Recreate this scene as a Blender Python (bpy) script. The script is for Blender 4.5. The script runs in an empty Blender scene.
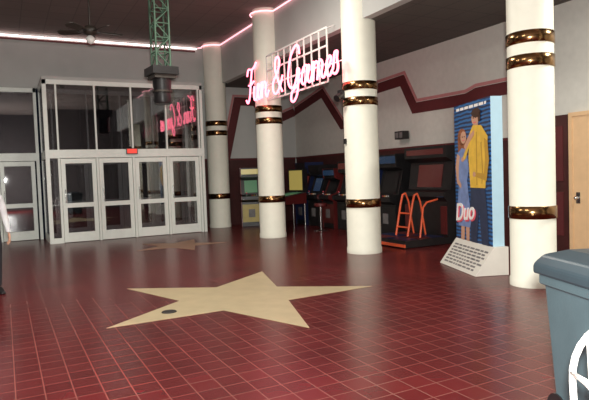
import bpy, math, random
from mathutils import Vector, Matrix
random.seed(4)
sc = bpy.context.scene
try:
    sc.view_settings.view_transform = 'Standard'
except Exception:
    pass

# ---------------------------------------------------------------- materials
def mat(name, col, rough=0.6, metal=0.0, noise=0.0, nscale=8.0, emit=None, es=0.0, bump=0.0, bscale=60, spec=0.5):
    m = bpy.data.materials.new(name); m.use_nodes = True
    nt = m.node_tree; b = nt.nodes['Principled BSDF']
    b.inputs['Base Color'].default_value = (*col, 1)
    b.inputs['Roughness'].default_value = rough
    b.inputs['Metallic'].default_value = metal
    b.inputs['Specular IOR Level'].default_value = spec
    tc = nt.nodes.new('ShaderNodeTexCoord')
    if noise > 0:
        n = nt.nodes.new('ShaderNodeTexNoise'); n.inputs['Scale'].default_value = nscale
        n.inputs['Detail'].default_value = 4
        nt.links.new(tc.outputs['Object'], n.inputs['Vector'])
        r = nt.nodes.new('ShaderNodeValToRGB')
        r.color_ramp.elements[0].position = 0.3; r.color_ramp.elements[1].position = 0.7
        r.color_ramp.elements[0].color = (*[c*(1-noise) for c in col], 1)
        r.color_ramp.elements[1].color = (*[min(1, c*(1+noise)) for c in col], 1)
        nt.links.new(n.outputs['Fac'], r.inputs['Fac'])
        nt.links.new(r.outputs['Color'], b.inputs['Base Color'])
    if bump > 0:
        n2 = nt.nodes.new('ShaderNodeTexNoise'); n2.inputs['Scale'].default_value = bscale
        nt.links.new(tc.outputs['Object'], n2.inputs['Vector'])
        bp = nt.nodes.new('ShaderNodeBump'); bp.inputs['Strength'].default_value = bump
        bp.inputs['Distance'].default_value = 0.01
        nt.links.new(n2.outputs['Fac'], bp.inputs['Height'])
        nt.links.new(bp.outputs['Normal'], b.inputs['Normal'])
    if emit:
        b.inputs['Emission Color'].default_value = (*emit, 1)
        b.inputs['Emission Strength'].default_value = es
    return m

def tile_mat():
    m = bpy.data.materials.new('red_quarry_tile'); m.use_nodes = True
    nt = m.node_tree; b = nt.nodes['Principled BSDF']
    tc = nt.nodes.new('ShaderNodeTexCoord')
    br = nt.nodes.new('ShaderNodeTexBrick'); br.offset = 0.0
    br.inputs['Scale'].default_value = 1.0
    br.inputs['Brick Width'].default_value = 0.2; br.inputs['Row Height'].default_value = 0.2
    br.inputs['Mortar Size'].default_value = 0.005; br.inputs['Mortar Smooth'].default_value = 0.2
    br.inputs['Bias'].default_value = 0.0
    br.inputs['Color1'].default_value = (0.088, 0.0092, 0.0105, 1)
    br.inputs['Color2'].default_value = (0.110, 0.0125, 0.0135, 1)
    br.inputs['Mortar'].default_value = (0.19, 0.062, 0.052, 1)
    nt.links.new(tc.outputs['Object'], br.inputs['Vector'])
    n = nt.nodes.new('ShaderNodeTexNoise'); n.inputs['Scale'].default_value = 1.3; n.inputs['Detail'].default_value = 5
    nt.links.new(tc.outputs['Object'], n.inputs['Vector'])
    mp = nt.nodes.new('ShaderNodeMapRange'); mp.inputs[1].default_value = .3; mp.inputs[2].default_value = .7
    mp.inputs[3].default_value = .8; mp.inputs[4].default_value = 1.15
    nt.links.new(n.outputs['Fac'], mp.inputs[0])
    mx = nt.nodes.new('ShaderNodeMix'); mx.data_type = 'RGBA'; mx.blend_type = 'MULTIPLY'
    mx.inputs[0].default_value = 1
    nt.links.new(br.outputs['Color'], mx.inputs[6]); nt.links.new(mp.outputs[0], mx.inputs[7])
    nt.links.new(mx.outputs[2], b.inputs['Base Color'])
    b.inputs['Roughness'].default_value = 0.27
    b.inputs['Specular IOR Level'].default_value = 0.22
    bp = nt.nodes.new('ShaderNodeBump'); bp.inputs['Strength'].default_value = 0.3; bp.inputs['Distance'].default_value = 0.004
    inv = nt.nodes.new('ShaderNodeMath'); inv.operation = 'SUBTRACT'; inv.inputs[0].default_value = 1
    nt.links.new(br.outputs['Fac'], inv.inputs[1]); nt.links.new(inv.outputs[0], bp.inputs['Height'])
    nt.links.new(bp.outputs['Normal'], b.inputs['Normal'])
    return m

def panel_ceiling_mat(name, c1, cm):
    m = bpy.data.materials.new(name); m.use_nodes = True
    nt = m.node_tree; b = nt.nodes['Principled BSDF']
    tc = nt.nodes.new('ShaderNodeTexCoord')
    br = nt.nodes.new('ShaderNodeTexBrick'); br.offset = 0.0
    br.inputs['Scale'].default_value = 1.0
    br.inputs['Brick Width'].default_value = 0.6; br.inputs['Row Height'].default_value = 0.6
    br.inputs['Mortar Size'].default_value = 0.012
    br.inputs['Color1'].default_value = (*c1, 1); br.inputs['Color2'].default_value = (*[c*.92 for c in c1], 1)
    br.inputs['Mortar'].default_value = (*cm, 1)
    nt.links.new(tc.outputs['Object'], br.inputs['Vector'])
    nt.links.new(br.outputs['Color'], b.inputs['Base Color'])
    b.inputs['Roughness'].default_value = .9
    return m

def glass_mat(name, tint=(.6, .6, .62), fac=0.12):
    m = bpy.data.materials.new(name); m.use_nodes = True
    nt = m.node_tree; nt.nodes.clear()
    o = nt.nodes.new('ShaderNodeOutputMaterial'); mx = nt.nodes.new('ShaderNodeMixShader')
    t = nt.nodes.new('ShaderNodeBsdfTransparent'); t.inputs[0].default_value = (*tint, 1)
    g = nt.nodes.new('ShaderNodeBsdfGlossy'); g.inputs['Roughness'].default_value = 0.015
    g.inputs['Color'].default_value = (1, 1, 1, 1)
    mx.inputs[0].default_value = fac
    nt.links.new(t.outputs[0], mx.inputs[1]); nt.links.new(g.outputs[0], mx.inputs[2])
    nt.links.new(mx.outputs[0], o.inputs[0])
    return m

def stripes_mat(name, c1, c2, scale):
    m = bpy.data.materials.new(name); m.use_nodes = True
    nt = m.node_tree; b = nt.nodes['Principled BSDF']
    tc = nt.nodes.new('ShaderNodeTexCoord')
    w = nt.nodes.new('ShaderNodeTexWave'); w.bands_direction = 'Z'; w.inputs['Scale'].default_value = scale
    w.inputs['Distortion'].default_value = 3.5; w.inputs['Detail'].default_value = 3
    nt.links.new(tc.outputs['Object'], w.inputs['Vector'])
    r = nt.nodes.new('ShaderNodeValToRGB')
    r.color_ramp.elements[0].color = (*c1, 1); r.color_ramp.elements[1].color = (*c2, 1)
    r.color_ramp.elements[0].position = .35; r.color_ramp.elements[1].position = .6
    nt.links.new(w.outputs['Fac'], r.inputs['Fac']); nt.links.new(r.outputs['Color'], b.inputs['Base Color'])
    b.inputs['Roughness'].default_value = .35
    return m

M = {}
M['tile'] = tile_mat()
M['wall'] = mat('painted_wall', (.50, .51, .49), .8, noise=.05, nscale=1.5)
M['wallw'] = mat('painted_wall_white', (.60, .59, .54), .8, noise=.04)
M['dark'] = mat('dark_wall', (.06, .05, .05), .9, noise=.1)
M['wains'] = mat('maroon_wainscot', (.055, .012, .011), .5, noise=.2, nscale=3)
M['stripe'] = mat('maroon_stripe', (.10, .014, .016), .6, noise=.08)
M['pinkstripe'] = mat('pink_stripe', (.50, .21, .21), .6, noise=.05)
M['ceil'] = panel_ceiling_mat('lobby_ceiling', (.20, .165, .15), (.14, .12, .11))
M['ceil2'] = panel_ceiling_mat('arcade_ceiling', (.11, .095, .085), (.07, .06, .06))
M['cream'] = mat('cream_column_paint', (.88, .88, .76), .5, noise=.02)
M['brass'] = mat('polished_bronze', (.30, .17, .075), .2, metal=1.0, noise=.4, nscale=5)
M['alu'] = mat('white_aluminium_frame', (.86, .91, .85), .4, noise=.03)
M['glass'] = glass_mat('storefront_glass')
M['glassd'] = glass_mat('outer_glass', (.45, .45, .47), .08)
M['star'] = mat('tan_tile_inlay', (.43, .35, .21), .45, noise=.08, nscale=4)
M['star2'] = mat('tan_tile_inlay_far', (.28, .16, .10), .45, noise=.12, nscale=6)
M['neonred'] = mat('neon_tube_red', (.9, .2, .25), .3, emit=(1.0, .20, .29), es=4.2)
M['neonpink'] = mat('neon_tube_pink', (.9, .7, .7), .3, emit=(1.0, .78, .76), es=3.6)
M['neonrose'] = mat('neon_tube_rose', (.9, .5, .5), .3, emit=(1.0, .42, .48), es=2.2)
M['white'] = mat('white_enamel', (.85, .85, .82), .35, noise=.02)
M['black'] = mat('black_plastic', (.013, .012, .013), .4, noise=.2)
M['green'] = mat('green_painted_steel', (.075, .15, .10), .5, noise=.2)
M['fan'] = mat('fan_wood', (.035, .028, .022), .5, noise=.3)
M['beige'] = mat('beige_door_paint', (.72, .48, .27), .5, noise=.04)
M['orange'] = mat('orange_enamel_glow', (.75, .11, .04), .35, noise=.05, emit=(.8, .13, .04), es=.05)  # faint glow put into the enamel; rails and platform edge are not lamps
M['bin'] = mat('slate_plastic', (.065, .10, .115), .45, noise=.06, bump=.1)
M['lid'] = mat('dark_slate_plastic', (.032, .05, .062), .4, noise=.06)
M['poster_bg'] = stripes_mat('poster_blue', (.004, .012, .06), (.015, .12, .34), 5.0)
M['ltblue'] = mat('poster_light_blue', (.42, .62, .74), .5, noise=.03)
M['card'] = mat('cream_card', (.66, .63, .57), .5, noise=.03)
M['ink'] = mat('grey_ink', (.16, .15, .15), .6, noise=.2)
M['skin'] = mat('skin', (.55, .30, .20), .5, noise=.05)
M['hair'] = mat('brown_hair', (.05, .02, .01), .6, noise=.3, nscale=30)
M['blond'] = mat('auburn_hair', (.25, .08, .03), .6, noise=.3, nscale=30)
M['yellow'] = mat('yellow_print', (.72, .45, .05), .5, noise=.12)
M['yellowsh'] = mat('yellow_fold_print', (.50, .28, .03), .5, noise=.1)
M['yellowd'] = mat('yellow_cabinet', (.45, .36, .12), .5, noise=.08)
M['jeans'] = mat('jeans_print', (.02, .03, .07), .6, noise=.2)
M['dress'] = mat('pale_dress_print', (.17, .24, .46), .5, noise=.2)
M['redprint'] = mat('red_print', (.75, .10, .14), .5, noise=.05)
M['whiteprint'] = mat('white_print', (.85, .82, .80), .5, noise=.02)
M['shirt'] = mat('white_shirt', (.72, .72, .74), .8, noise=.04, bump=.1)
M['trouser'] = mat('black_trousers', (.02, .02, .025), .8, noise=.2)
M['scr_b'] = mat('screen_blue', (.01, .02, .04), .2, emit=(.10, .22, .45), es=.10)
M['scr_r'] = mat('screen_red', (.03, .008, .008), .2, emit=(.55, .06, .05), es=.09)
M['scr_y'] = mat('screen_yellow', (.3, .25, .05), .3, emit=(.9, .7, .2), es=.25)
M['scr_g'] = mat('screen_green', (.03, .10, .05), .3, emit=(.2, .5, .25), es=.18)
M['exit'] = mat('exit_red', (.4, .02, .02), .4, emit=(1, .08, .05), es=.8)
M['cabred'] = mat('cabinet_red', (.10, .012, .012), .4, noise=.1)
M['cabblue'] = mat('cabinet_blue', (.012, .02, .07), .4, noise=.1)
M['chrome'] = mat('chrome', (.7, .7, .7), .15, metal=1, noise=.02)
M['iron'] = mat('dark_iron', (.03, .025, .02), .5, noise=.2)

# ---------------------------------------------------------------- mesh builder
class MB:
    def __init__(s): s.v = []; s.f = []; s.m = []; s.sm = []; s.mats = []
    def mi(s, k):
        mm = M[k]
        if mm not in s.mats: s.mats.append(mm)
        return s.mats.index(mm)
    def poly(s, vs, fs, k, smooth=False):
        o = len(s.v); s.v += [tuple(v) for v in vs]; i = s.mi(k)
        for f in fs: s.f.append([o+a for a in f]); s.m.append(i); s.sm.append(smooth)
    def box(s, c, d, k, rz=0, rx=0, ry=0):
        R = Matrix.Rotation(rz, 3, 'Z') @ Matrix.Rotation(ry, 3, 'Y') @ Matrix.Rotation(rx, 3, 'X')
        vs = []
        for z in (-.5, .5):
            for x, y in ((-.5, -.5), (.5, -.5), (.5, .5), (-.5, .5)):
                vs.append(Vector(c) + R @ Vector((x*d[0], y*d[1], z*d[2])))
        s.poly(vs, [(3, 2, 1, 0), (4, 5, 6, 7), (0, 1, 5, 4), (1, 2, 6, 5), (2, 3, 7, 6), (3, 0, 4, 7)], k)
    def b2(s, x0, x1, y0, y1, z0, z1, k):
        s.box(((x0+x1)/2, (y0+y1)/2, (z0+z1)/2), (x1-x0, y1-y0, z1-z0), k)
    def lathe(s, prof, k, n=40, c=(0, 0, 0), caps=True):
        vs = []
        for r, z in prof:
            for i in range(n):
                a = 2*math.pi*i/n; vs.append((c[0]+r*math.cos(a), c[1]+r*math.sin(a), c[2]+z))
        fs = []
        for j in range(len(prof)-1):
            for i in range(n):
                fs.append((j*n+i, j*n+(i+1) % n, (j+1)*n+(i+1) % n, (j+1)*n+i))
        s.poly(vs, fs, k, True)
        if caps:
            t = len(prof)-1
            s.poly(vs[:n], [tuple(range(n-1, -1, -1))], k)
            s.poly(vs[t*n:], [tuple(range(n))], k)
    def cyl(s, p0, p1, r0, r1, k, n=16):
        s.tube([p0, p1], [r0, r1], k, n)
    def tube(s, pts, r, k, n=8, closed=False):
        pts = [Vector(p) for p in pts]; N = len(pts)
        rs = r if isinstance(r, (list, tuple)) else [r]*N
        vs = []; prev = None
        for i, p in enumerate(pts):
            if closed: t = pts[(i+1) % N]-pts[i-1]
            else: t = pts[min(i+1, N-1)]-pts[max(i-1, 0)]
            t.normalize()
            if prev is None:
                a = Vector((0, 0, 1)) if abs(t.z) < .9 else Vector((1, 0, 0))
                u = t.cross(a).normalized()
            else:
                u = (prev - t*prev.dot(t)).normalized()
            prev = u; w = t.cross(u)
            for j in range(n):
                an = 2*math.pi*j/n; vs.append(p + (u*math.cos(an)+w*math.sin(an))*rs[i])
        fs = []
        for i in range(N if closed else N-1):
            a = i*n; b = ((i+1) % N)*n
            for j in range(n): fs.append((a+j, a+(j+1) % n, b+(j+1) % n, b+j))
        s.poly(vs, fs, k, True)
        if not closed:
            s.poly(vs[:n], [tuple(range(n-1, -1, -1))], k); s.poly(vs[-n:], [tuple(range(n))], k)
    def ell(s, c, r, k, nu=16, nv=10):
        vs = []; fs = []
        for j in range(nv+1):
            ph = math.pi*j/nv
            for i in range(nu):
                th = 2*math.pi*i/nu
                vs.append((c[0]+r[0]*math.sin(ph)*math.cos(th), c[1]+r[1]*math.sin(ph)*math.sin(th), c[2]-r[2]*math.cos(ph)))
        for j in range(nv):
            for i in range(nu): fs.append((j*nu+i, j*nu+(i+1) % nu, (j+1)*nu+(i+1) % nu, (j+1)*nu+i))
        s.poly(vs, fs, k, True)
    def prism(s, prof, axis, a0, a1, k):
        def mk(a, p):
            if axis == 'x': return (a, p[0], p[1])
            if axis == 'y': return (p[0], a, p[1])
            return (p[0], p[1], a)
        n = len(prof); vs = [mk(a0, p) for p in prof]+[mk(a1, p) for p in prof]
        fs = [tuple(range(n-1, -1, -1)), tuple(range(n, 2*n))]
        for i in range(n): fs.append((i, (i+1) % n, n+(i+1) % n, n+i))
        s.poly(vs, fs, k)
    def build(s, name, loc=(0, 0, 0), rz=0, parent=None, bevel=0):
        me = bpy.data.meshes.new(name); me.from_pydata(s.v, [], s.f)
        for m_ in s.mats: me.materials.append(m_)
        me.polygons.foreach_set('material_index', s.m)
        me.polygons.foreach_set('use_smooth', s.sm)
        import bmesh
        bm = bmesh.new(); bm.from_mesh(me); bmesh.ops.recalc_face_normals(bm, faces=bm.faces); bm.to_mesh(me); bm.free()
        me.update()
        o = bpy.data.objects.new(name, me); sc.collection.objects.link(o)
        o.location = loc; o.rotation_euler = (0, 0, rz)
        if parent: o.parent = parent
        if bevel:
            b = o.modifiers.new('bevel', 'BEVEL'); b.width = bevel; b.segments = 2; b.limit_method = 'ANGLE'
        return o
def empty(name, loc=(0, 0, 0), rz=0):
    e = bpy.data.objects.new(name, None); sc.collection.objects.link(e); e.location = loc; e.rotation_euler = (0, 0, rz)
    e.empty_display_size = .2
    return e

# ---------------------------------------------------------------- dims
YF = 17.3; XR = 9.1; XL = -5.0; YB = -3.0; ZC = 5.75; ZA = 4.5; XB = 6.2
b = MB(); b.b2(XL, XR, YB, YF+.3, -.1, 0, 'tile'); b.build('floor')
b = MB()
VX0, VX1 = 1.0, 5.25; VY = 15.8; ZT = 4.25
b.b2(XL, -1.2, YF, YF+.2, 0, ZC, 'wall')
b.b2(-1.2, VX1, YF, YF+.2, ZT, ZC, 'wall')
b.b2(VX1, XR, YF, YF+.2, 0, ZC, 'wall')
b.build('wall_far')
b = MB(); b.b2(XR, XR+.2, YB, YF+.2, 0, ZA+.1, 'wallw'); b.build('wall_right')
b = MB(); b.b2(XL-.2, XL, YB, YF+.2, 0, ZC, 'dark'); b.build('wall_left')
b = MB(); b.b2(XL, XR, YB-.2, YB, 0, ZC, 'dark'); b.build('wall_rear')
b = MB(); b.b2(XL, XB+.18, YB, YF, ZC, ZC+.1, 'ceil'); b.build('ceiling')
b = MB(); b.b2(XB+.18, XR, YB, YF, ZA, ZA+.1, 'ceil2'); b.build('ceiling_arcade')

# columns
cols = [(6.28, 5.19, .29), (6.31, 9.22, .335), (6.11, 13.05, .335), (6.07, 16.88, .33)]
for i, (cx, cy, r) in enumerate(cols+[(6.28, 1.45, .29)]):
    b = MB()
    b.lathe([(r+.012, 0), (r+.012, .10), (r, .115), (r, ZC-.002)], 'cream', 48)
    for z0, z1 in ((.90, 1.07), (2.88, 3.04), (3.18, 3.34)):
        b.lathe([(r+.001, z0), (r+.014, z0+.006), (r+.014, z1-.006), (r+.001, z1)], 'brass', 48, caps=False)
    if i == 1:
        b.box((-.37, .10, 3.12), (.09, .14, .16), 'black'); b.cyl((-.37, .08, 3.12), (-.53, .02, 3.02), .05, .07, 'black')
        b.box((-.345, .05, 2.2), (.03, .08, .1), 'black')
    b.build('column', (cx, cy, 0))

b = MB()
ys = [YB, 1.45-.28, 1.45+.28, 5.19-.28, 5.19+.28, 9.22-.32, 9.22+.32, 13.05-.33, 13.05+.33, 16.88-.33]
for i in range(0, 10, 2): b.b2(XB, XB+.18, ys[i]+.0, ys[i+1], ZA, ZC, 'wall')
b.build('wall_bulkhead')

# wainscot + zigzag
b = MB(); b.b2(VX1+.05, XR-.06, YF-.03, YF-.002, 0.002, 2.15, 'wains'); b.b2(VX1+.05, XR-.06, YF-.05, YF-.002, 2.12, 2.18, 'stripe'); b.build('trim_4')
b = MB(); b.b2(XR-.03, XR-.002, 7.75, YF-.06, 0.002, 2.15, 'wains'); b.b2(XR-.05, XR-.002, 7.75, YF-.06, 2.12, 2.18, 'stripe')
b.build('trim_5')

def ribbon(b, pts, w, off, k, place):
    P = [Vector(p) for p in pts]; L = []; R = []
    for i, p in enumerate(P):
        d0 = (P[i]-P[i-1]).normalized() if i else (P[1]-P[0]).normalized()
        d1 = (P[i+1]-P[i]).normalized() if i < len(P)-1 else d0
        n0 = Vector((-d0.y, d0.x)); n1 = Vector((-d1.y, d1.x)); n = (n0+n1).normalized()
        m_ = 1/max(.35, n.dot(n0))
        L.append(p+n*m_*(off+w/2)); R.append(p+n*m_*(off-w/2))
    for i in range(len(P)-1):
        q = [L[i], L[i+1], R[i+1], R[i]]
        vs = [place(a.x, a.y, 0) for a in q]+[place(a.x, a.y, 1) for a in q]
        b.poly(vs, [(0, 1, 2, 3), (7, 6, 5, 4), (0, 1, 5, 4), (1, 2, 6, 5), (2, 3, 7, 6), (3, 0, 4, 7)], k)
pf = lambda x, z, d: (x, YF-.001-.015*d, z)
farp = [(6.5, 2.15), (6.98, 4.05), (7.6, 4.05), (8.0, 3.55), (8.6, 3.55), (9.09, 3.75)]
b = MB(); ribbon(b, farp, .27, 0, 'stripe', pf); ribbon(b, farp, .07, .18, 'pinkstripe', pf); b.build('trim_1')
pr = lambda y, z, d: (XR-.001-.015*d, -y, z)
rp = [(-17.29, 3.75), (-15.4, 4.12), (-14.3, 3.02), (-13.2, 3.02), (-12.6, 3.82), (-11.4, 3.87), (-10.95, 3.12), (-9.2, 3.10), (-8.9, 3.18), (-7.4, 3.18)]
b = MB(); ribbon(b, rp, .26, 0, 'stripe', pr); ribbon(b, rp, .07, .18, 'pinkstripe', pr); b.build('trim_2')

# right-hand doors
b = MB()
b.b2(XR-.04, XR-.002, 6.70, 7.7, 0.005, 2.5, 'wains'); b.b2(XR-.055, XR-.04, 6.80, 7.6, .3, 1.1, 'stripe'); b.b2(XR-.055, XR-.04, 6.80, 7.6, 1.3, 2.3, 'stripe')
b.build('door_1')
b = MB()
b.b2(XR-.05, XR-.002, 5.72, 6.60, .005, 2.45, 'beige'); b.b2(XR-.07, XR-.002, 6.60, 6.67, 0.005, 2.52, 'beige'); b.b2(XR-.07, XR-.002, 5.65, 5.72, .005, 2.52, 'beige'); b.b2(XR-.07, XR-.002, 5.72, 6.60, 2.45, 2.52, 'beige')
b.cyl((XR-.05, 6.50, 1.0), (XR-.1, 6.50, 1.0), .012, .012, 'chrome'); b.ell((XR-.12, 6.50, 1.0), (.03, .035, .035), 'chrome')
b.b2(XR-.056, XR-.05, 6.46, 6.54, .9, 1.1, 'chrome')
b.build('door_2')

# ---------------------------------------------------------------- storefronts
def storefront(x0, x1, y, edges, dname, wname, ztop=ZT, zh=2.22, g='glass'):
    b = MB(); dpt = .12
    b.b2(x0, x1, y-dpt/2, y+dpt/2, ztop-.12, ztop, 'alu')
    b.b2(x0, x1, y-dpt/2-.02, y+dpt/2, zh, zh+.22, 'alu')
    b.b2(x0, x0+.10, y-dpt/2, y+dpt/2, 0, ztop, 'alu'); b.b2(x1-.08, x1, y-dpt/2, y+dpt/2, 0, ztop, 'alu')
    for e in edges:
        if e-x0 > .12 and x1-e > .12:
            b.b2(e-.03, e+.03, y-dpt/2, y+dpt/2, 0, zh, 'alu')
            b.b2(e-.022, e+.022, y-dpt/2, y+dpt/2, zh+.22, ztop-.12, 'alu')
    if edges[0]-x0 > .12: b.b2(x0+.1, edges[0]-.03, y-dpt/2, y+dpt/2, 0, .14, 'alu')
    b.b2(x0+.1, x1-.08, y-.006, y+.006, zh+.22, ztop-.12, g)
    if edges[0]-x0 > .14: b.b2(x0+.1, edges[0]-.03, y-.006, y+.006, .14, zh, g)
    b.build(wname, bevel=.004)
    for a, c in zip(edges[:-1], edges[1:]):
        d = MB(); a += .04; c -= .04; s = .105
        d.b2(a, a+s, y-.035, y+.035, .012, zh-.012, 'alu'); d.b2(c-s, c, y-.035, y+.035, .012, zh-.012, 'alu')
        d.b2(a+s, c-s, y-.035, y+.035, .012, .26, 'alu'); d.b2(a+s, c-s, y-.035, y+.035, zh-.14, zh-.012, 'alu')
        d.b2(a+s, c-s, y-.035, y+.035, .92, 1.04, 'alu')
        d.b2(a+s, c-s, y-.005, y+.005, .26, .92, g); d.b2(a+s, c-s, y-.005, y+.005, 1.04, zh-.14, g)
        d.cyl((a+s-.03, y-.075, 1.05), (a+s-.03, y-.075, 1.4), .013, .013, 'chrome', 8)
        for zz in (1.08, 1.37): d.cyl((a+s-.03, y-.03, zz), (a+s-.03, y-.075, zz), .01, .01, 'chrome', 8)
        d.build(dname, bevel=.004)
ed = [1.32, 2.27, 3.22, 4.17, 5.12]
storefront(VX0, VX1, VY, ed, 'entrance_door', 'window_1')
storefront(VX0, VX1, YF+.1, ed, 'outer_door', 'window_2', g='glassd')
storefront(-1.2, .94, YF+.1, [-1.1, -.1, .86], 'side_door', 'window_3')
b = MB()
for xx in (VX0+.03, VX1-.03):
    b.b2(xx-.03, xx+.03, VY+.07, YF-.02, ZT-.12, ZT, 'alu'); b.b2(xx-.03, xx+.03, VY+.07, YF-.02, 2.22, 2.44, 'alu'); b.b2(xx-.03, xx+.03, VY+.07, YF-.02, 0, .2, 'alu')
    b.b2(xx-.005, xx+.005, VY+.07, YF-.02, .2, 2.22, 'glass'); b.b2(xx-.005, xx+.005, VY+.07, YF-.02, 2.44, ZT-.12, 'glass')
b.b2(VX0, VX1, VY-.06, YF-.01, ZT+.001, ZT+.08, 'wall')
b.build('window_4')
b = MB(); b.b2(3.02, 3.32, VY-.16, VY-.1, 2.30, 2.46, 'black'); b.b2(3.04, 3.30, VY-.165, VY-.16, 2.32, 2.44, 'exit')
b.b2(3.14, 3.20, VY-.12, VY-.08, 2.36, 2.42, 'black')
b.build('exit_sign')

# ---------------------------------------------------------------- star inlays
def star(name, c, R, rot, k, ratio=.40, h=.004):
    b = MB(); pts = []
    for i in range(10):
        a = rot+math.radians(36*i); r = R if i % 2 == 0 else R*ratio
        pts.append((r*math.cos(a), r*math.sin(a)))
    vs = [(x, y, h) for x, y in pts]+[(0, 0, h)]+[(x, y, 0.0) for x, y in pts]
    fs = [(i, (i+1) % 10, 10) for i in range(10)]+[(11+i, 11+(i+1) % 10, (i+1) % 10, i) for i in range(10)]
    b.poly(vs, fs, k); b.build(name, (c[0], c[1], 0))
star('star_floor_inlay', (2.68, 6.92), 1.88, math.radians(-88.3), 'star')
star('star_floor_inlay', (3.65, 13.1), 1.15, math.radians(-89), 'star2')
b = MB(); b.lathe([(.09, .004), (.09, .008), (.08, .009)], 'iron', 24); b.tube([(.082*math.cos(a/24*6.283), .082*math.sin(a/24*6.283), .009) for a in range(24)], .005, 'iron', 6, True)
for i in range(-3, 4): b.box((i*.02, 0, .0105), (.008, .11, .002), 'black')
b.build('floor_drain', (1.68, 6.60, 0))

# ---------------------------------------------------------------- cove neon
b = MB()
zn = ZC-.10
b.tube([(XL+.05, YF-.06, zn), (cols[3][0]-.33-.1, YF-.06, zn)], .022, 'neonpink', 8)
b.build('neon_tube')
b = MB(); pts = [(cols[3][0]-.33-.09, YF-.15, zn)]
for j, (cx, cy, cr) in enumerate([cols[3], cols[2], cols[1], cols[0]]):
    h0 = math.degrees(math.acos((XB-.05-cx)/(cr+.05)))
    aa = [(cx+(cr+.05)*math.cos(math.radians(h0+(360-2*h0)*k/8)), cy+(cr+.05)*math.sin(math.radians(h0+(360-2*h0)*k/8)), zn) for k in range(9)]
    if j == 0: aa = aa[3:]
    else: pts += [(XB-.05, aa[0][1]+.06, zn)]
    pts += aa + [(XB-.05, aa[-1][1]-.06, zn)]
pts.append((XB-.05, 3.0, zn))
b.tube(pts, .018, 'neonrose', 8)
b.build('neon_tube')
b = MB(); b.b2(XL, 5.6, YF-.03, YF-.002, zn-.1, zn-.05, 'stripe'); b.build('trim_3')

# ---------------------------------------------------------------- neon sign
sign = empty('neon_sign', (5.74, 13.60, 3.47))
strokes = [
 [(0, .08), (.1, 0), (.2, .08), (.27, .4), (.34, .78)], [(.02, .66), (.1, .8), (.3, .78), (.45, .80), (.62, .9)], [(.14, .42), (.3, .42), (.48, .48)],
 [(.52, .36), (.52, .1), (.6, .02), (.72, .1), (.8, .38), (.79, .1), (.87, .02), (.97, .12)],
 [(.97, .12), (1.04, .38), (1.05, .2), (1.05, .01)], [(1.05, .16), (1.16, .37), (1.26, .32), (1.27, .1), (1.34, .02), (1.46, .14)],
 [(2.24, .02), (2.0, .28), (1.80, .6), (1.9, .8), (2.04, .68), (1.9, .44), (1.70, .22), (1.82, .02), (2.04, .08), (2.24, .36)],
 [(3.08, .66), (2.98, .84), (2.74, .78), (2.56, .44), (2.60, .1), (2.80, .02), (2.98, .2), (3.04, .38), (3.06, .1), (2.98, -.2), (2.78, -.26), (2.74, -.12), (2.98, .02), (3.2, .14)],
 [(3.52, .32), (3.38, .38), (3.24, .22), (3.28, .03), (3.42, .06), (3.54, .36), (3.52, .1), (3.6, .02), (3.7, .14)],
 [(3.7, .14), (3.76, .38), (3.77, .2), (3.77, .01)], [(3.77, .16), (3.86, .37), (3.94, .32), (3.95, .01)], [(3.95, .16), (4.04, .37), (4.13, .32), (4.13, .08), (4.2, .02), (4.30, .12)],
 [(4.30, .14), (4.46, .24), (4.46, .37), (4.36, .34), (4.32, .14), (4.42, .02), (4.58, .12)],
 [(4.58, .12), (4.70, .42), (4.72, .28), (4.78, .12), (4.70, .02), (4.58, .05)],
]
def lettering(nm, dx, dz, rad, k, xoff):
    cu = bpy.data.curves.new(nm, 'CURVE'); cu.dimensions = '3D'; cu.bevel_depth = rad; cu.bevel_resolution = 2; cu.resolution_u = 8
    for st in strokes:
        sp = cu.splines.new('BEZIER'); sp.bezier_points.add(len(st)-1)
        for bp, (x, y) in zip(sp.bezier_points, st):
            xx = x*.94 + .14*y
            bp.co = (xoff, -(xx+dx), y*1.04+dz); bp.handle_left_type = bp.handle_right_type = 'AUTO'
    cu.materials.append(M[k])
    o = bpy.data.objects.new(nm, cu); sc.collection.objects.link(o); o.parent = sign
lettering('script_lettering', 0, 0, .024, 'neonred', 0)
b = MB()
gy0, gy1, gz0, gz1 = -1.15, -4.0, -.06, 1.0
N = 9
for i in range(N+1):
    y = gy0+(gy1-gy0)*i/N; b.box((.08, y, (gz0+gz1)/2), (.02, .036, gz1-gz0), 'white')
for j in range(4):
    z = gz0+(gz1-gz0)*j/3; b.box((.08, (gy0+gy1)/2, z), (.024, abs(gy1-gy0), .036), 'white')
for y in (gy0-.3, gy1+.3): b.cyl((.08, y, gz1), (.45, y, 1.15), .012, .012, 'white', 6)
for (x, y) in ((.2, .5), (.8, .2), (1.15, .2)): b.cyl((0, -x, y), (.08, -x, y), .006, .006, 'white', 6)
b.box((.07, -.62, .25), (.02, 1.1, .02), 'white'); b.box((.07, -4.28, .25), (.02, .6, .02), 'white')
b.build('lattice_frame', parent=sign)

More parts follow.
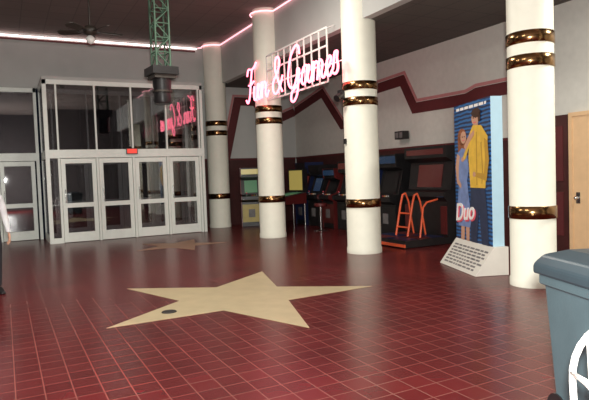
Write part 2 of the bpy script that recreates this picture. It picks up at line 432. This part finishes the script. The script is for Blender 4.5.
# ---------------------------------------------------------------- hanging truss light
b = MB(); hw = .15
for sx in (-1, 1):
    for sy in (-1, 1): b.cyl((sx*hw, sy*hw, 3.95), (sx*hw, sy*hw, ZC), .022, .022, 'green', 8)
zs = [3.95+.3*i for i in range(7)]
for i in range(6):
    z0, z1 = zs[i], min(zs[i+1], ZC-.01); fl = 1 if i % 2 else -1
    for s_ in (-1, 1):
        b.cyl((-hw*fl, s_*hw, z0), (hw*fl, s_*hw, z1), .014, .014, 'green', 6)
        b.cyl((s_*hw, -hw*fl, z0), (s_*hw, hw*fl, z1), .014, .014, 'green', 6)
    for s_ in (-1, 1):
        b.cyl((-hw, s_*hw, z0), (hw, s_*hw, z0), .014, .014, 'green', 6); b.cyl((s_*hw, -hw, z0), (s_*hw, hw, z0), .014, .014, 'green', 6)
b.box((0, 0, 3.86), (.56, .56, .16), 'black'); b.box((0, 0, 3.74), (.46, .46, .08), 'fan')
b.lathe([(.16, 3.18), (.19, 3.24), (.17, 3.4), (.19, 3.55), (.20, 3.70)], 'black', 20)
b.lathe([(.205, 3.42), (.205, 3.46)], 'fan', 20, caps=False)
b.build('hanging_truss_light', (3.1, 11.9, 0), rz=.1)

# ---------------------------------------------------------------- ceiling fan
b = MB(); dz = -.24
b.lathe([(.02, 5.10+dz), (.02, ZC-.06), (.075, ZC-.05), (.08, ZC-.005)], 'fan', 16)
b.lathe([(.05, 4.91+dz), (.13, 4.95+dz), (.15, 5.03+dz), (.12, 5.10+dz), (.03, 5.12+dz)], 'fan', 24)
b.lathe([(.02, 4.74+dz), (.08, 4.78+dz), (.10, 4.85+dz), (.05, 4.91+dz)], 'white', 20)
for i in range(5):
    a = 2*math.pi*i/5+.12; c, s_ = math.cos(a), math.sin(a)
    def P(r, t, z): return (r*c-t*s_, r*s_+t*c, z+dz)
    b.poly([P(.13, -.02, 5.0), P(.13, .02, 5.0), P(.26, .03, 5.0), P(.26, -.03, 5.0), P(.13, -.02, 4.99), P(.13, .02, 4.99), P(.26, .03, 4.99), P(.26, -.03, 4.99)], [(0, 1, 2, 3), (7, 6, 5, 4), (0, 1, 5, 4), (1, 2, 6, 5), (2, 3, 7, 6), (3, 0, 4, 7)], 'black')
    pr_ = [(.22, -.06), (.6, -.085), (.68, -.05), (.69, .0), (.68, .05), (.6, .085), (.22, .06)]
    top = [P(r, t, 5.01+t*.4) for r, t in pr_]; bot = [P(r, t, 4.998+t*.4) for r, t in pr_]
    n = len(pr_)
    b.poly(top+bot, [tuple(range(n)), tuple(range(2*n-1, n-1, -1))]+[(i2, (i2+1) % n, n+(i2+1) % n, n+i2) for i2 in range(n)], 'fan')
b.build('ceiling_fan', (1.8, 12.6, 0))

# ---------------------------------------------------------------- movie standee
se = empty('movie_standee', (6.30, 6.66, 0), math.radians(-110.7))
b = MB()
b.prism([(0, 0.004), (.30, .42), (.52, .42), (.52, .004)], 'x', -.7, .68, 'card')
nrm = Vector((0, -.42, .30)).normalized(); dirv = Vector((0, .30, .42)).normalized()
random.seed(2)
for r in range(7):
    x = -.6
    t = .08+.055*r
    while x < .52:
        w = random.uniform(.05, .16)
        c = Vector((x+w/2, 0, 0))+dirv*t+nrm*.002
        b.box(c, (w, .03, .003), 'ink', rx=math.atan2(.42, .30))
        x += w+.03
b.build('base', parent=se, bevel=.004)
b = MB()
b.b2(-.68, .60, .32, .50, .42, 2.64, 'ltblue'); b.b2(-.68, .60, .30, .32, .42, 2.64, 'poster_bg')
b.build('board', parent=se)
b = MB()
def pp(pts, k, d):
    q = [(-.68+1.28*a, .42+2.22*bb) for a, bb in pts]
    b.prism(q, 'y', .30-d-.004, .30-d, k)
def ov(a, bb, ra, rb, n=16): return [(a+ra*math.cos(2*math.pi*i/n), bb+rb*math.sin(2*math.pi*i/n)) for i in range(n)]
xq = .08
random.seed(5)
while xq < .9:
    wq = random.uniform(.04, .12); pp([(xq, .955), (xq+wq, .955), (xq+wq, .975), (xq, .975)], 'whiteprint', .0); xq += wq+.03
# woman
pp(ov(.24, .76, .13, .062), 'blond', .002); pp([(.11, .76), (.37, .76), (.40, .62), (.30, .55), (.12, .57)], 'blond', .002)
pp(ov(.29, .755, .085, .045), 'skin', .006)
pp([(.10, .64), (.24, .68), (.38, .66), (.44, .52), (.38, .44), (.48, .16), (.44, .10), (.10, .10), (.06, .2), (.14, .44), (.06, .54)], 'dress', .008)
pp([(.16, 0), (.18, .10), (.28, .10), (.26, 0)], 'skin', .006); pp([(.33, 0), (.32, .10), (.42, .10), (.41, 0)], 'skin', .006)
pp([(.10, .64), (.04, .54), (.08, .42), (.20, .38), (.21, .41), (.13, .45), (.14, .54), (.18, .62)], 'skin', .011)
pp([(.36, .655), (.50, .72), (.62, .765), (.62, .795), (.46, .76), (.32, .69)], 'skin', .014)
# man
pp([(.46, 0), (.45, .22), (.48, .40), (.87, .40), (.92, .2), (.94, 0), (.76, 0), (.70, .25), (.63, 0)], 'jeans', .004)
pp([(.48, .39), (.44, .60), (.47, .77), (.58, .83), (.80, .82), (.96, .74), (.94, .60), (.88, .39)], 'yellow', .008)
pp([(.66, .78), (.69, .78), (.68, .41), (.65, .41)], 'yellowsh', .0095); pp([(.78, .7), (.81, .71), (.84, .5), (.81, .42), (.79, .42), (.81, .52)], 'yellowsh', .0095)
pp([(.88, .73), (.96, .71), (.99, .58), (.92, .44), (.62, .47), (.62, .50), (.86, .49), (.90, .58)], 'yellowsh', .012); pp(ov(.60, .485, .04, .018), 'skin', .013)
pp([(.53, .79), (.50, .71), (.36, .60), (.28, .58), (.28, .61), (.42, .70)], 'yellow', .013); pp(ov(.27, .595, .04, .018), 'skin', .015)
pp([(.60, .81), (.71, .81), (.71, .85), (.60, .85)], 'skin', .005); pp(ov(.645, .875, .10, .05), 'skin', .007)
pp(ov(.67, .912, .125, .032), 'hair', .010); pp([(.71, .91), (.79, .91), (.775, .85), (.73, .85)], 'hair', .010)
for a in (.60, .67): pp(ov(a, .880, .013, .005, 8), 'black', .012)
pp([(.6, .850), (.67, .850), (.66, .844), (.61, .844)], 'redprint', .012)
for a in (.27, .33): pp(ov(a, .760, .010, .004, 8), 'black', .012)
pp([(.27, .735), (.33, .735), (.32, .730), (.28, .730)], 'redprint', .012)
b.build('printed_figures', parent=se)
def text(body, size, loc, k, parent, rot, ext=.006, name='title_text'):
    tcu = bpy.data.curves.new(name, 'FONT'); tcu.body = body; tcu.size = size; tcu.extrude = ext; tcu.align_x = 'CENTER'
    tcu.offset = .006
    tcu.materials.append(M[k]); ob = bpy.data.objects.new(name, tcu); sc.collection.objects.link(ob)
    ob.parent = parent; ob.location = loc; ob.rotation_euler = rot
    return ob
t = text('Duo', .40, (-.28, .275, .76), 'whiteprint', se, (math.pi/2, math.radians(-6), 0)); t.data.shear = .3
t = text('Duo', .40, (-.255, .282, .735), 'redprint', se, (math.pi/2, math.radians(-6), 0)); t.data.shear = .3

# ---------------------------------------------------------------- arcade cabinets
def cabinet(loc, rz, body, scr, marq, w=.66, h=1.85, d=.8, side=None):
    b = MB()
    prof = [(-d*.5+.1, 0.003), (-d*.5+.1, .78), (-d*.5-.06, .86), (-d*.5-.06, .96), (-d*.5+.2, 1.02), (-d*.5+.36, 1.48*h/1.85), (-d*.5+.16, 1.56*h/1.85), (-d*.5+.14, h), (d*.5, h), (d*.5, .003)]
    b.prism(prof, 'x', -w/2, -w/2+.03, side or body); b.prism(prof, 'x', w/2-.03, w/2, side or body)
    inner = [(p[0]+.03 if p[0] < .2 else p[0]-.01, p[1]-.01 if p[1] > .1 else .01) for p in prof]
    b.prism(inner, 'x', -w/2+.03, w/2-.03, 'black')
    y0 = -d*.5
    a = Vector((0, y0+.23, 1.06)); c = Vector((0, y0+.37, 1.44*h/1.85)); n = Vector((0, -(c-a).z, (c-a).y)).normalized()
    q = []
    for x, p in ((-w/2+.13, a), (w/2-.13, a), (w/2-.13, c), (-w/2+.13, c)): q.append(Vector((x, 0, 0))+p+n*.012)
    b.poly(q, [(0, 1, 2, 3)], scr)
    b.b2(-w/2+.035, w/2-.035, y0+.14, y0+.16, 1.64*h/1.85, h-.05, marq)
    b.b2(-w/2+.04, w/2-.04, y0+.105, y0+.12, .15, .70, body)
    b.b2(-.10, .10, y0+.09, y0+.105, .3, .55, 'ink')
    for i in range(6): b.lathe([(.016, 0), (.016, .02)], ['redprint', 'yellow', 'whiteprint'][i % 3], 10, c=(.02+.07*(i % 3), y0+.02+.06*(i//3), .975))
    b.cyl((-.15, y0+.05, .96), (-.15, y0+.05, 1.05), .008, .008, 'chrome', 8); b.ell((-.15, y0+.05, 1.06), (.022, .022, .022), 'redprint', 10, 8)
    return b.build('arcade_cabinet', loc, rz)
FR = math.radians(-90)
cabinet((6.95, 16.4, 0), math.radians(-20), 'yellowd', 'scr_g', 'scr_y', side='cabred')
cabinet((7.85, 16.7, 0), math.radians(-10), 'cabblue', 'scr_b', 'scr_r')
cabinet((8.58, 15.6, 0), FR, 'cabblue', 'scr_r', 'black', h=1.95)
cabinet((8.58, 14.75, 0), FR, 'black', 'scr_b', 'black')
cabinet((8.58, 13.9, 0), FR, 'cabred', 'black', 'scr_b', h=1.72)
cabinet((8.58, 13.05, 0), FR, 'black', 'black', 'scr_r', h=1.9)
cabinet((8.58, 12.1, 0), FR, 'cabblue', 'scr_b', 'scr_b', w=.8)
cabinet((8.58, 11.15, 0), FR, 'black', 'black', 'scr_b', w=.8, h=2.0)
ga = empty('dance_game', (8.15, 9.75, 0), FR)
b = MB()
b.b2(-.75, .75, -1.0, .2, .01, .16, 'black'); b.b2(-.77, .77, -1.03, -1.0, .03, .09, 'orange'); b.b2(-.77, -.75, -1.0, .2, .03, .12, 'cabred')
for i in range(2):
    for j in range(3): b.b2(-.68+.7*i, -.05+.7*i, -.92+.36*j, -.62+.36*j, .16, .168, 'cabblue' if (i+j) % 2 else 'stripe')
b.build('platform', parent=ga, bevel=.01)
b = MB()
b.prism([(.2, .01), (.2, .9), (.1, 1.0), (.12, 1.1), (.3, 1.15), (.4, 1.75), (.2, 1.85), (.2, 2.10), (.8, 2.10), (.8, .01)], 'x', -.7, .7, 'black')
b.poly([(-.4, .30, 1.2), (.4, .30, 1.2), (.4, .385, 1.7), (-.4, .385, 1.7)], [(0, 1, 2, 3)], 'scr_r')
b.b2(-.6, .6, .18, .2, 1.92, 2.04, 'scr_r')
for s_ in (-1, 1):
    b.b2(s_*.6-.08, s_*.6+.08, .16, .2, .2, .8, 'cabred'); b.lathe([(.07, 0), (.1, .01)], 'scr_b', 16, c=(s_*.6, .1, 1.0))
b.build('cabinet', parent=ga)
b = MB()
for s_ in (-.05,):
    for q in (-.2, .2):
        b.tube([(s_+q, -.45, .16), (s_+q, -.3, .85), (s_+q, -.24, 1.05), (s_+q, -.16, 1.08)], .024, 'orange', 8)
        b.tube([(s_+q, -.16, 1.08), (s_+q, -.08, .9), (s_+q, .05, .17)], .02, 'orange', 8)
    b.cyl((s_-.2, -.345, .65), (s_+.2, -.345, .65), .02, .02, 'orange', 8)
    b.cyl((s_-.2, -.41, .35), (s_+.2, -.41, .35), .02, .02, 'orange', 8)
b.tube([(.5, -.4, .16), (.5, -.3, .8), (.5, -.2, .9), (.5, .1, .95)], .022, 'orange', 8)
b.build('hand_rails', parent=ga)
# pinball machine
b = MB()
b.prism([(-.62, .72), (-.62, .92), (.55, 1.05), (.55, .72)], 'x', -.28, .28, 'cabred')
b.poly([(-.25, -.6, .925), (.25, -.6, .925), (.25, .5, 1.047), (-.25, .5, 1.047)], [(0, 1, 2, 3)], 'scr_g')
for x in (-.29, .29): b.box((x, -.03, .99), (.02, 1.16, .03), 'chrome', rx=.11)
b.b2(-.32, .32, .40, .58, 1.07, 1.75, 'black'); b.b2(-.28, .28, .392, .40, 1.12, 1.70, 'scr_y')
for x in (-.25, .25):
    b.cyl((x, -.58, .003), (x, -.58, .8), .022, .026, 'chrome', 8); b.cyl((x, .5, .003), (x, .5, .8), .022, .026, 'chrome', 8)
b.build('pinball_machine', (7.35, 14.7, 0), math.radians(-75))
b = MB(); b.lathe([(.17, .68), (.18, .70), (.18, .75), (.16, .77)], 'cabred', 24); b.cyl((0, 0, .03), (0, 0, .68), .03, .03, 'chrome'); b.lathe([(.2, .003), (.19, .02), (.04, .05)], 'chrome', 24)
b.build('bar_stool', (7.75, 13.4, 0))
b = MB(); b.box((-.14, 0, 0), (.18, .34, .2), 'black'); b.cyl((-.05, 0, 0), (-.003, 0, 0), .02, .02, 'black', 8); b.b2(-.235, -.23, -.14, -.02, -.07, .07, 'ink'); b.b2(-.235, -.23, .02, .14, -.07, .07, 'ink')
b.build('wall_speaker', (XR, 11.3, 2.48))

# ---------------------------------------------------------------- trash bin
b = MB()
def ring(w, d, z, y0=0): return [(-w/2, y0-d/2, z), (w/2, y0-d/2, z), (w/2, y0+d/2, z), (-w/2, y0+d/2, z)]
lv = [ring(.44, .46, .03), ring(.52, .58, .86), ring(.57, .63, .87), ring(.57, .63, .93)]
vs = sum(lv, []); fs = [(3, 2, 1, 0), (12, 13, 14, 15)]
for j in range(3):
    for i in range(4): fs.append((j*4+i, j*4+(i+1) % 4, (j+1)*4+(i+1) % 4, (j+1)*4+i))
b.poly(vs, fs, 'bin')
for x in (-.14, 0, .14): b.box((x, -.28, .5), (.05, .012, .66), 'bin', rx=-.07)
for x in (-.21, .21): b.cyl((x-.03, .22, .1), (x+.03, .22, .1), .1, .1, 'black', 20)
trash = b.build('trash_bin', (3.08, 1.98, 0), math.radians(-20), bevel=.015)
b = MB()
lv = [ring(.62, .69, .93), ring(.62, .69, .99), ring(.54, .60, 1.05), ring(.34, .38, 1.09)]
vs = sum(lv, []); fs = [(3, 2, 1, 0), (12, 13, 14, 15)]
for j in range(3):
    for i in range(4): fs.append((j*4+i, j*4+(i+1) % 4, (j+1)*4+(i+1) % 4, (j+1)*4+i))
b.poly(vs, fs, 'lid'); b.cyl((-.26, .36, .99), (.26, .36, .99), .02, .02, 'lid')
b.build('lid', parent=trash, bevel=.015)

# ---------------------------------------------------------------- patio chair
b = MB()
def arcp(pts, k, r=.013): b.tube(pts, r, k, 8)
back = [(.25*math.cos(math.radians(a)), -.24-.05*math.sin(math.radians(a)), .62+.26*math.sin(math.radians(a))) for a in range(0, 181, 12)]
arcp([(.25, -.22, .44)]+back+[(-.25, -.22, .44)], 'white', .016)
for i in range(5):
    x = -.16+.08*i; top = .62+.26*math.sqrt(1-(x/.25)**2); arcp([(x, -.22, .44), (x, -.265, .62), (x, -.285, top)], 'white', .008)
b.tube([(.23*math.cos(a*math.pi/12), .23*math.sin(a*math.pi/12), .44) for a in range(24)], .014, 'white', 8, True)
for i in range(7):
    x = -.18+.06*i; y = math.sqrt(.23**2-x*x); b.box((x, 0, .44), (.035, 2*y, .008), 'white')
for sx in (-1, 1):
    arcp([(sx*.25, -.22, .44), (sx*.25, -.24, .66), (sx*.28, -.05, .69), (sx*.29, .12, .68), (sx*.27, .2, .62), (sx*.22, .16, .44)], 'white', .014)
    arcp([(sx*.22, -.2, .44), (sx*.25, -.3, .02)], 'white', .014); arcp([(sx*.2, .14, .44), (sx*.25, .24, .02)], 'white', .014)
b.build('patio_chair', (2.33, 1.31, 0), math.radians(150))

# ---------------------------------------------------------------- person
pe = empty('person', (-.24, 9.25, 0), math.radians(18))
def skin(name, verts, edges, radii, matf, sub=2):
    me = bpy.data.meshes.new(name); me.from_pydata(verts, edges, [])
    ob = bpy.data.objects.new(name, me); sc.collection.objects.link(ob)
    md = ob.modifiers.new('s', 'SKIN'); md.use_smooth_shade = True
    for i, v in enumerate(me.skin_vertices[0].data):
        r = radii[i]; v.radius = (r, r) if not isinstance(r, tuple) else r; v.use_root = (i == 0)
    sb = ob.modifiers.new('sub', 'SUBSURF'); sb.levels = sub; sb.render_levels = sub
    bpy.context.view_layer.update()
    dg = bpy.context.evaluated_depsgraph_get()
    nm = bpy.data.meshes.new_from_object(ob.evaluated_get(dg)); nm.name = name
    ob.modifiers.clear(); ob.data = nm
    nm.materials.clear(); ks = []
    for p in nm.polygons:
        k = matf(p.center)
        if k not in ks: ks.append(k); nm.materials.append(M[k])
        p.material_index = ks.index(k); p.use_smooth = True
    ob.parent = pe
    return ob
V = [(0, .01, .96), (0, 0, 1.08), (0, 0, 1.24), (0, .01, 1.38), (0, .01, 1.47), (0, -.005, 1.56)]
Rr = [(.155, .11), (.135, .10), (.155, .11), (.14, .10), (.065, .065), (.052, .055)]
E = [(0, 1), (1, 2), (2, 3), (3, 4), (4, 5)]
for s_ in (-1, 1):
    n = len(V)
    V += [(s_*.18, .01, 1.40), (s_*.225, .02, 1.27), (s_*.255, .03, 1.12), (s_*.265, -.01, 1.0), (s_*.27, -.06, .87)]
    Rr += [.065, .055, .046, .042, .030]
    E += [(3, n), (n, n+1), (n+1, n+2), (n+2, n+3), (n+3, n+4)]
    n = len(V)
    V += [(s_*.095, .01, .88), (s_*.105, -.005, .70), (s_*.11, -.02, .50), (s_*.115, .02, .32), (s_*.12, .03, .09)]
    Rr += [.095, .085, .062, .060, .045]
    E += [(0, n), (n, n+1), (n+1, n+2), (n+2, n+3), (n+3, n+4)]
def fm(c):
    if c.z > 1.475: return 'skin'
    if abs(c.x) > .2 and c.z < .89: return 'skin'
    if c.z < .93 and abs(c.x) < .215: return 'trouser'
    return 'shirt'
skin('body', V, E, Rr, fm, 2)
for s_ in (-1, 1):
    w = Vector((s_*.27, -.06, .88))
    V = [w, w+Vector((0, -.012, -.05)), w+Vector((0, -.02, -.10))]
    skin('palm', [tuple(v) for v in V], [(0, 1), (1, 2)], [(.022, .028), (.016, .038), (.014, .040)], lambda c: 'skin', 1)
    for i, L in enumerate((.070, .080, .075, .058)):
        y = -.030+.021*i
        base = w+Vector((0, -.018+y, -.095))
        V = [base, base+Vector((-s_*.004, -.002, -L*.45)), base+Vector((-s_*.016, 0, -L*.75)), base+Vector((-s_*.03, .002, -L))]
        skin('finger', [tuple(v) for v in V], [(0, 1), (1, 2), (2, 3)], [.0095, .009, .008, .007], lambda c: 'skin', 1)
    tb = w+Vector((0, -.035, -.035))
    V = [tb, tb+Vector((-s_*.006, -.025, -.03)), tb+Vector((-s_*.014, -.034, -.06)), tb+Vector((-s_*.02, -.034, -.08))]
    skin('thumb', [tuple(v) for v in V], [(0, 1), (1, 2), (2, 3)], [.013, .011, .010, .008], lambda c: 'skin', 1)
b = MB()
b.ell((0, -.01, 1.64), (.075, .092, .112), 'skin', 24, 16)
b.ell((0, -.03, 1.58), (.052, .062, .05), 'skin', 20, 10)
b.poly([(-.014, -.098, 1.62), (.014, -.098, 1.62), (0, -.125, 1.618), (0, -.098, 1.665)], [(0, 1, 2), (0, 2, 3), (2, 1, 3)], 'skin', True)
for s_ in (-1, 1):
    b.ell((s_*.03, -.092, 1.645), (.013, .010, .008), 'whiteprint', 12, 8); b.ell((s_*.03, -.101, 1.645), (.005, .004, .005), 'black', 8, 6)
    b.ell((s_*.077, 0, 1.63), (.010, .02, .03), 'skin', 12, 8); b.ell((s_*.03, -.094, 1.665), (.018, .008, .004), 'hair', 10, 6)
b.ell((0, -.092, 1.583), (.022, .008, .007), 'redprint', 12, 8)
b.ell((0, .018, 1.672), (.084, .095, .100), 'hair', 24, 14)
b.build('head', parent=pe)
for s_ in (-1, 1):
    b = MB()
    prof = [(.07, .002, .035, .05), (.06, .07, .05, .09), (0, .05, .05, .085), (-.1, 0, .048, .05), (-.17, 0, .03, .035)]
    vs = []
    for y, _, wd, hh in prof: vs += [(s_*.12-wd, y, .003), (s_*.12+wd, y, .003), (s_*.12+wd*.7, y, hh), (s_*.12-wd*.7, y, hh)]
    fs = [(0, 1, 2, 3), (19, 18, 17, 16)]
    for j in range(4):
        for i in range(4): fs.append((j*4+i, j*4+(i+1) % 4, (j+1)*4+(i+1) % 4, (j+1)*4+i))
    b.poly(vs, fs, 'black'); b.build('shoe', parent=pe, bevel=.01)

# ---------------------------------------------------------------- lights
def area(name, loc, sx, sy, e, col=(1, .95, .85), rot=(0, 0, 0)):
    l = bpy.data.lights.new(name, 'AREA'); l.shape = 'RECTANGLE'; l.size = sx; l.size_y = sy; l.energy = e; l.color = col
    o = bpy.data.objects.new(name, l); sc.collection.objects.link(o); o.location = loc; o.rotation_euler = rot
area('ceiling_light_1', (-1.9, 3.5, ZC-.03), 1.2, 1.2, 300)
area('ceiling_light_2', (3.6, 9.2, ZC-.03), 1.0, 1.0, 190)
area('ceiling_light_3', (-2.6, 8.5, ZC-.03), 1.2, 1.2, 190)
area('arcade_fill_1', (7.8, 3.8, ZA-.03), .6, .6, 120)  # unseen fill, added to brighten the right wall beyond the near column
fl = bpy.data.lights.new('camera_flash', 'POINT'); fl.energy = 2100; fl.shadow_soft_size = .09; fl.color = (1, .99, .94)
o = bpy.data.objects.new('camera_flash', fl); sc.collection.objects.link(o); o.location = (0.03, -.04, 1.82)
w = bpy.data.worlds.new('night'); sc.world = w; w.use_nodes = True
w.node_tree.nodes['Background'].inputs[0].default_value = (.01, .012, .02, 1); w.node_tree.nodes['Background'].inputs[1].default_value = .5

# ---------------------------------------------------------------- camera
psi = math.radians(27.4); p = math.radians(2.66); th = .035
fwd = Vector((math.sin(psi)*math.cos(p), math.cos(psi)*math.cos(p), -math.sin(p)))
r0 = Vector((math.cos(psi), -math.sin(psi), 0)); u0 = r0.cross(fwd)
cx = r0*math.cos(th)-u0*math.sin(th); cy = u0*math.cos(th)+r0*math.sin(th)
cam = bpy.data.cameras.new('camera'); cam.sensor_width = 36; cam.lens = 560/589*36; cam.clip_start = .05
co = bpy.data.objects.new('camera', cam); sc.collection.objects.link(co)
mt = Matrix((cx, cy, -fwd)).transposed().to_4x4(); mt.translation = Vector((0, 0, 1.6)); co.matrix_world = mt
sc.camera = co
